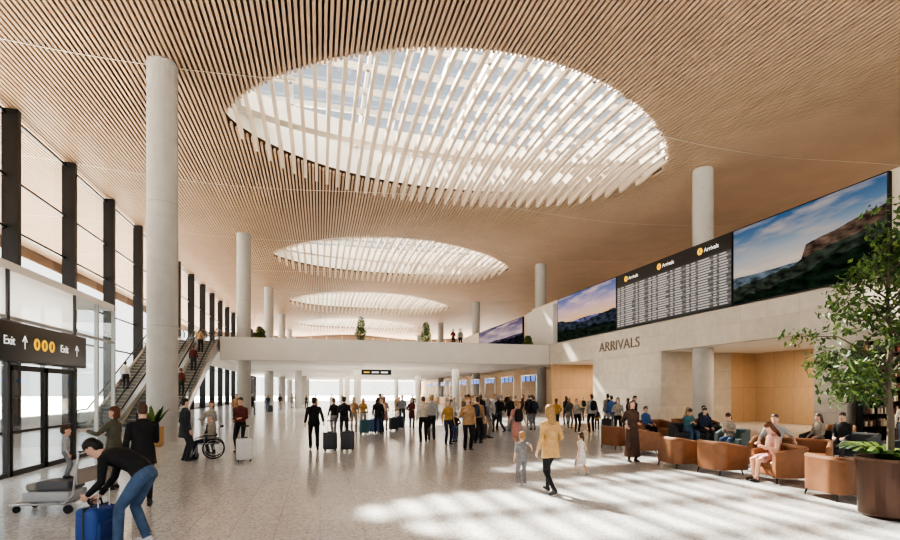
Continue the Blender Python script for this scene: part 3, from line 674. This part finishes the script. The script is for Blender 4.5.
def plant(x,y,z=0,pot=(.33,.72),ht=.9,name='potted_palm',col=(.5,.33,.16)):
    b=MB();rnd=random.Random(int(x*10)+5);r,h=pot
    b.lathe([(r*.8,0),(r,h*.15),(r,h),(r*.9,h),(r*.88,h-.05)],(0,0,0),M('pot_brass',col,.4,.4),n=28);b.lathe([(.01,h-.06),(r*.89,h-.05)],(0,0,0),SOIL,n=20)
    for k in range(26):
        a=rnd.uniform(0,6.28);L=ht*rnd.uniform(.6,1.1);out=rnd.uniform(.2,.75);P=[]
        for q in range(6):
            t=q/5;P.append(Vector((math.cos(a)*out*L*t,math.sin(a)*out*L*t,h-.05+L*t*(1-.35*out*t))))
        W=[.015,.05,.075,.07,.045,.008]
        for q in range(5):
            sd=Vector((-math.sin(a),math.cos(a),0));b.poly([P[q]-sd*W[q],P[q]+sd*W[q],P[q+1]+sd*W[q+1],P[q+1]-sd*W[q+1]],LF[k%3])
    return b.build(name,loc=(x,y,z),smooth=False)
def smalltree(x,y,z,h=2.2):
    b=MB();b.lathe([(.28,0),(.34,.5),(.3,.5)],(0,0,0),M('pot_grey',(.5,.49,.47),.5),n=24);b.loft([(0,0,.45),(.02,0,h*.9)],[.04,.015],BARK,n=6)
    leafclump(b,(0,0,h*.5),(.5,.5,h*.22),500,.17,LF,seed=int(x*3));leafclump(b,(.05,0,h*.8),(.32,.32,h*.28),350,.17,LF,seed=int(x*3)+1);return b.build('potted_shrub',loc=(x,y,z),smooth=False)
tree(8.65,5.85);plant(-5.75,19.95)
for x,h in ((3.45,2.6),(9.3,2.3),(19.3,1.4),(-4.9,1.5)): smalltree(x,44.6,5.9,h)
for x,y,rz in ((9.9,15.3,-80),(9.9,13.9,-95),(9.05,11.15,-90),(9.3,10.0,-90),(9.25,7.15,-100)): tub(x,y,rz)
tub(9.75,8.75,75);tub(11.3,9.9,125,w=1.7,name='lounge_sofa')
tub(13.4,15.6,165,w=1.8,m=LEG,name='lounge_sofa');tub(14.6,11.2,100,w=1.8,m=LEG,name='lounge_sofa');tub(12.6,13.0,120,m=LET);tub(11.9,7.6,60,w=1.7,m=LEG,name='lounge_sofa',bh=.86)
tub(15.6,18.2,170,w=1.8,name='lounge_sofa');tub(17.6,13.5,120);tub(13.3,17.9,190,w=1.8,name='lounge_sofa')
for x,y in ((11.0,15.0),(10.5,11.3),(10.6,8.3),(13.0,11.5),(15.2,16.4),(10.6,7.1)): table(x,y)
b=MB();b.box(20.75,24.4,15.25,15.3,0,4.0,M('shelf_wood',(.07,.045,.03),.5));rnd=random.Random(3)
for k in range(6): b.box(20.75+k*.72,20.79+k*.72,15.0,15.28,0,4.0,BLACK)
for k in range(8):
    b.box(20.75,24.4,15.0,15.28,.05+k*.5,.08+k*.5,BLACK);xx=20.82
    while xx<24.3:
        w_=rnd.uniform(.04,.12)
        if rnd.random()<.75:b.box(xx,xx+w_,15.03,15.22,.08+k*.5,.08+k*.5+rnd.uniform(.18,.36),C(rnd.choice(['tan','brown','stone','charcoal','maroon','olive','cream'])))
        xx+=w_+.03
b.build('bookshelf',smooth=False)
b=MB();b.rbox(20.2,24,12.9,13.6,0,1.05,M('counter_front',(.10,.075,.05),.5),.02);b.rbox(20.1,24.1,12.8,13.7,1.05,1.11,M('counter_top',(.5,.47,.43),.3),.015)
b.rbox(21,21.6,13.0,13.4,1.11,1.55,STEEL,.04);b.rbox(22.5,22.9,13.1,13.3,1.11,1.45,BLACK,.02);b.build('cafe_counter')
SB=M('screen_blue',(.04,.14,.5),.4,emit=.9)
for k in range(9):
    b=MB();y=47+k*6
    b.rbox(-.45,.45,-2,2,0,1.1,WOODY,.02);b.rbox(-.5,.5,-2.05,2.05,1.1,1.15,WHITE,.01)
    for q in (-1,1): b.box(.2,.24,q-.25,q+.25,1.3,1.6,BLACK);b.cyl((.22,q,1.15),(.22,q,1.3),.02,BLACK)
    for q in (-1.2,0,1.2):
        b.box(1.2,1.3,q-.5,q+.5,3.0,3.6,BLACK);b.poly([(1.195,q+.47,3.03),(1.195,q-.47,3.03),(1.195,q-.47,3.57),(1.195,q+.47,3.57)],SB)
    for q in (-1.9,1.9): b.cyl((1.25,q,0),(1.25,q,3.6),.04,STEEL,n=8)
    b.box(1.22,1.28,-1.9,1.9,3.6,3.66,STEEL)
    b.build('check_in_counter',loc=(19.2,y,0))
b=MB();b.box(-1.3,1.3,-.06,.06,0,.45,BLACK)
for q in (-1,1): b.cyl((q,0,.45),(q,0,1.03),.015,STEEL,n=6)
for k,(x0,w_) in enumerate(((-1.1,.5),(-.4,.6),(.4,.6))): b.box(x0,x0+w_,-.065,-.06,.16,.28,TW if k else TY)
b.build('hanging_sign',loc=(4.8,44.2,3.46),smooth=False)
def wheelchair(x,y,rz):
    b=MB()
    for s in (-1,1):
        b.torus((s*.29,-.05,.30),.285,.018,BLACK);b.torus((s*.33,-.05,.30),.25,.008,STEEL)
        for k in range(10):
            a=k*math.pi/5;b.cyl((s*.29,-.05,.30),(s*.29,-.05+.28*math.cos(a),.30+.28*math.sin(a)),.003,STEEL,n=4)
        b.torus((s*.22,.42,.08),.07,.014,BLACK,n=16);b.cyl((s*.22,.42,.08),(s*.22,.38,.42),.012,STEEL,n=8)
        b.loft([(s*.24,-.22,.92),(s*.24,-.20,.45),(s*.24,.36,.45),(s*.22,.48,.15)],[.013]*4,STEEL,n=8)
        b.loft([(s*.24,-.22,.92),(s*.24,-.32,.94)],[.018,.018],BLACK,n=8)
        b.box(s*.26-.03,s*.26+.03,-.15,.22,.66,.70,BLACK);b.cyl((s*.26,.2,.66),(s*.26,.2,.45),.01,STEEL,n=6);b.box(s*.12-.08,s*.12+.08,.46,.62,.12,.135,BLACK)
        b.cyl((s*.29,-.05,.3),(s*.22,-.05,.3),.02,STEEL,n=8)
    b.rbox(-.23,.23,-.2,.24,.42,.47,DARK,.02);b.rbox(-.23,.23,-.23,-.19,.45,.88,DARK,.015)
    return b.build('wheelchair',loc=(x,y,0),rz=math.radians(rz))
wheelchair(-3.1,16.1,100)
def trolley(x,y,rz):
    b=MB()
    for s in (-1,1):
        b.loft([(s*.28,.55,.14),(s*.30,-.3,.16),(s*.30,-.42,.3),(s*.28,-.5,.98)],[.018]*4,STEEL,n=8)
        b.cyl((s*.30-.015,-.35,.07),(s*.30+.015,-.35,.07),.07,BLACK,n=16)
        b.cyl((s*.2,.5,.15),(s*.2,.5,.06),.012,STEEL,n=6);b.cyl((s*.2-.015,.5,.055),(s*.2+.015,.5,.055),.055,BLACK,n=14)
    for yy in (-.3,-.1,.1,.3,.52): b.cyl((-.29,yy,.15),(.29,yy,.15),.012,STEEL,n=8)
    b.cyl((-.29,-.5,.98),(.29,-.5,.98),.018,BLACK,n=10);b.box(-.25,.25,-.46,-.44,.45,.7,STEEL)
    for sx in (-.1,.1): b.cyl((sx,.55,.14),(sx,-.35,.16),.01,STEEL,n=6)
    b.rbox(-.24,.24,-.32,.40,.17,.34,M('case_light',(.42,.43,.44),.4),.03);b.rbox(-.22,.22,-.30,.2,.35,.50,M('case_dark',(.12,.12,.13),.5),.03)
    b.rbox(-.18,.18,.22,.39,.35,.46,M('case_mid',(.3,.28,.25),.5),.03)
    return b.build('luggage_trolley',loc=(x,y,0),rz=math.radians(rz))
trolley(-4.2,9.65,80)
b=MB();b.rbox(-.2,.2,-.14,.14,.05,.52,M('bag_blue',(.035,.085,.28),.6),.06);b.rbox(-.15,.15,-.17,.17,.12,.34,M('bag_blue2',(.025,.06,.21),.6),.03);b.box(-.21,.21,-.01,.01,.06,.53,DARK)
b.loft([(-.1,0,.5),(-.07,0,.6),(.07,0,.6),(.1,0,.5)],[.012]*4,BLACK,n=6);b.cyl((-.09,-.1,.5),(-.09,-.1,.74),.008,STEEL,n=6);b.cyl((.09,-.1,.5),(.09,-.1,.74),.008,STEEL,n=6);b.rbox(-.11,.11,-.115,-.085,.73,.76,BLACK,.01)
for s in (-1,1): b.cyl((s*.15-.012,-.1,.03),(s*.15+.012,-.1,.03),.03,BLACK,n=12);b.cyl((s*.15-.012,.1,.03),(s*.15+.012,.1,.03),.03,BLACK,n=12)
b.build('blue_luggage_bag',loc=(-2.72,7.2,0),rz=math.radians(70))
P=person
P('bending_man',-2.30,7.1,80,1.8,pose='bend',top='black',bot='denim',hair='black',shoe=SHOEW)
P('standing_man',-2.92,9.55,20,1.76,pose='phone',top='black',bot='black',hair='brown',coat=.72,slim=True)
P('standing_woman',-4.0,11.4,80,1.66,fem=True,pose='talk',top='olive',bot='stone',hair='auburn',hs='bob',coat=.85,lh=(-.2,.42,1.25))
P('toddler',-4.12,9.72,-60,.84,top='lgrey',bot='grey',hair='brown',z=.505,headk=1.5)
P('standing_man',-3.7,15.6,-60,1.78,top='charcoal',bot='charcoal',hair='black',coat=.65)
P('wheelchair_user',-3.1,16.05,100,1.70,pose='sit',top='stone',bot='navy',hair='grey')
P('standing_woman',-3.35,17.3,150,1.68,fem=True,pose='talk',top='stone',bot='charcoal',hair='brown',hs='bob')
P('standing_man',-2.5,17.4,165,1.78,pose='hips',top='maroon',bot='black',hair='brown')
suitcase(-2.05,15.0,10,'white')
P('walking_man',-.2,17.5,5,1.80,pose='pull',top='black',bot='black',hair='black',coat=.85)
suitcase(.32,17.0,10,'charcoal',.62);suitcase(.88,16.8,-5,'charcoal',.66)
P('walking_man',.95,20.8,0,1.80,pose='walk',top='charcoal',bot='charcoal',hair='brown',backpack='black')
P('walking_woman',.6,22.7,10,1.70,fem=True,pose='walk2',top='black',bot='grey',hair='brown',hs='pony')
P('standing_woman',4.28,8.8,8,1.72,fem=True,pose='walk2',top='camel',bot='black',hair='blond',hs='long',coat=.70,slim=True,lh=(-.28,.02,.85),rh=(.2,.2,1.0),heels=True)
P('boy',4.05,9.65,-5,1.10,top='grey',bot='grey',hair='blond',headk=1.22,sleeve=.5,rh=(.3,-.1,1.25),shoe=SHOEW)
P('girl',6.0,10.7,10,.98,fem=True,pose='walk',dress='white',hair='brown',hs='pony',headk=1.3,sleeve=0,hem=.45,shoe=SHOEW)
P('standing_woman',8.45,12.25,170,1.74,fem=True,pose='hips',dress='brown',hair='brown',hs='long',sleeve=1,hem=.16)
P('seated_woman',9.62,8.80,75,1.68,fem=True,pose='sitphone',dress='pink',hair='auburn',hs='long',sleeve=0,hem=.5,z=.0)
P('seated_man',11.1,10.15,125,1.80,pose='sitback',top='lgrey',bot='stone',hair='brown',sleeve=.5)
P('seated_man',13.7,15.45,165,1.76,pose='sit',top='navy',bot='charcoal',hair='black')
P('seated_man',13.1,15.6,170,1.76,pose='sitphone',top='teal',bot='denim',hair='brown')
P('seated_man',14.45,11.0,110,1.76,pose='sit',top='black',bot='charcoal',hair='black',skin=1)
P('seated_woman',14.5,11.75,95,1.68,fem=True,pose='sit',top='stone',bot='black',hair='brown',hs='long')
P('seated_woman',12.5,13.05,120,1.68,fem=True,pose='sitphone',top='stone',bot='denim',hair='brown',hs='bob')
P('seated_man',15.9,18.0,170,1.76,pose='sit',top='charcoal',bot='black',hair='black')
P('seated_woman',15.2,18.1,170,1.68,fem=True,pose='sit',top='tan',bot='black',hair='blond',hs='long')
P('seated_man',12.9,17.8,190,1.76,pose='sit',top='blue',bot='black',hair='brown')
P('standing_woman',12.6,19.3,150,1.72,fem=True,pose='talk',top='stone',bot='black',hair='brown',hs='long')
P('standing_man',13.6,19.6,200,1.80,pose='phone',top='black',bot='black',hair='black')
P('barista',21.9,14.3,180,1.78,pose='talk',top='black',bot='black',hair='brown')
P('standing_woman',19.3,12.6,-60,1.70,fem=True,pose='bag',top='cream',bot='denim',hair='brown',hs='long')
crowd=[(1.6,24.8),(2.15,26),(2.6,23.2),(3.2,25.7),(2.9,24.3),(4.7,29.3),(4.8,26.7),(3.9,19.1),(4.4,19.9),(4.6,18.0),(5.1,18.8),(4.8,16.1),(6.0,19.4),(5.8,18.1),(6.9,20.1),(8.7,24.3),(8.4,22.9),(9.5,24.1),(6.4,15.7),
(10.6,23.8),(11.2,22.4),(13.1,24.6),(12.1,22.0),(12.9,22.0),(13.8,23),(15.1,24.1),(14.5,22.8),(15.3,22.5),(7.6,25.5),(7.0,23.4),(9.0,27.5),(11.8,27),(10.2,26.1),(6.2,27.8),(7.9,29.5),(3.6,31),(12.8,29),(14.3,27.3),(9.9,31.5),(5.2,33.5),
(-5.6,45.3),(-4.9,51.6),(-4.2,57),(-3.3,64),(-1.5,59),(-.4,50),(1.2,55),(6,40),(8,44),(10,38),(12,41),(16,38),(17,47),(15.5,54),(3,70),(8,66),(-5.2,34.5),(14.5,33),(17.2,30.5),(16.6,43)]
rnd=random.Random(21);ps=['stand','walk','talk','phone','hips','walk2','bag','stand']
tops=['black','charcoal','navy','grey','lgrey','tan','stone','maroon','olive','blue','stone','lgrey','black','mustard','black','cream'];bots=['black','charcoal','denim','navy','stone','grey','black']
for i,(x,y) in enumerate(crowd):
    fem=rnd.random()<.48;pz=rnd.choice(ps);face=rnd.choice([0,180,rnd.uniform(-180,180),rnd.uniform(-40,40)])
    kid=i in (10,24)
    kw={}
    if fem and rnd.random()<.3: kw=dict(dress=rnd.choice(['cream','pink','teal','navy','white','tan']),hem=rnd.choice([.5,.45,.2]),sleeve=rnd.choice([0,.5,1]))
    elif rnd.random()<.4: kw=dict(coat=rnd.choice([.85,.7,.6]))
    P(('girl' if kid else 'standing_woman' if pz[:4]!='walk' else 'walking_woman') if fem else ('boy' if kid else 'standing_man' if pz[:4]!='walk' else 'walking_man'),x,y,face,(1.15 if kid else rnd.uniform(1.62,1.72) if fem else rnd.uniform(1.73,1.86)),fem=fem,pose=pz,
      top=rnd.choice(tops),bot=rnd.choice(bots),hair=rnd.choice(['black','brown','brown','blond','grey']),hs=rnd.choice(['long','bob','pony','bun']) if fem else 'short',skin=rnd.choice([0,0,0,1,2]),headk=1.2 if kid else 1,
      backpack=rnd.choice([None,None,None,'black','navy']),**kw)
for x,y,c_ in ((2.5,24.0,'blue'),(3.6,25.2,'charcoal'),(2.0,23.6,'teal'),(6.45,19.7,'charcoal'),(5.4,20.1,'maroon'),(9.2,23.3,'grey'),(11.6,23.4,'black'),(7.4,22.4,'tan'),(4.1,26.4,'navy'),(-4.6,50.6,'charcoal'),(13.4,21.5,'charcoal')): suitcase(x,y,rnd.uniform(-60,60),c_)
P('balcony_visitor',11.6,43.5,180,1.72,fem=True,pose='talk',top='maroon',bot='black',hair='brown',hs='long',z=5.9)
P('balcony_visitor',12.3,43.6,170,1.78,top='grey',bot='black',hair='black',z=5.9)
for x,k,rz in ((-8.35,.25,0),(-8.35,.55,0),(-10.0,.4,180),(-8.5,.8,0),(-11.65,.35,0)):
    st=int(k*28);P('escalator_rider',x,31.2+11.1*(st+.5)/28,rz,1.75,top=rnd.choice(['black','tan','white','maroon']),bot='charcoal',hair='brown',z=5.9*(st+1)/28)
# ------------------------------------------------------------ camera + light
cam=bpy.data.cameras.new('camera');co=bpy.data.objects.new('camera',cam);scn.collection.objects.link(co);scn.camera=co
co.location=(0,0,H);co.rotation_euler=(math.pi/2,0,-TH);cam.lens=20;cam.sensor_width=36;cam.shift_y=122/900;cam.clip_end=500
w=bpy.data.worlds.new('World');scn.world=w;w.use_nodes=True;t=w.node_tree;bg=t.nodes['Background']
tc=t.nodes.new('ShaderNodeTexCoord');sp_=t.nodes.new('ShaderNodeSeparateXYZ');r=t.nodes.new('ShaderNodeValToRGB')
t.links.new(tc.outputs['Generated'],sp_.inputs[0]);t.links.new(sp_.outputs[2],r.inputs[0]);t.links.new(r.outputs[0],bg.inputs[0])
r.color_ramp.elements[0].color=(1,.97,.93,1);r.color_ramp.elements[1].color=(.70,.80,.95,1);r.color_ramp.elements[1].position=.9
bg.inputs[1].default_value=1.95
su=bpy.data.lights.new('sun','SUN');so=bpy.data.objects.new('sun',su);scn.collection.objects.link(so)
su.energy=95;su.color=(1,.90,.76);su.angle=math.radians(1.2)
so.rotation_euler=Vector((.24,-1,-.95)).to_track_quat('-Z','Y').to_euler()
def area(name,loc,sx,sy,p,col=(1,.86,.70),rot=(0,0,0)):
    l=bpy.data.lights.new(name,'AREA');l.shape='RECTANGLE';l.size=sx;l.size_y=sy;l.energy=p;l.color=col
    o=bpy.data.objects.new(name,l);scn.collection.objects.link(o);o.location=loc;o.rotation_euler=rot;return o
area('vestibule_fill',(-8.8,12.5,4.65),2.6,9,420,(1,.93,.84))  # added fill lamp that brightens the vestibule interior
for y in (55,75,95): area('ceiling_light',(7,y,4.45),18,10,1600)
for y in (13,22,31,39): area('ceiling_light',(24.5,y,4.35),4,3,260,(1,.78,.54))
for y in (22,45,68): area('added_uplight',(32,y,6.6),10,14,350,(1,.84,.66),(math.pi,0,0))  # added lamps hidden behind the screen wall, lifting the dark right-hand ceiling
scn.view_settings.view_transform='AgX'
scn.view_settings.look='AgX - High Contrast'
scn.view_settings.exposure=0
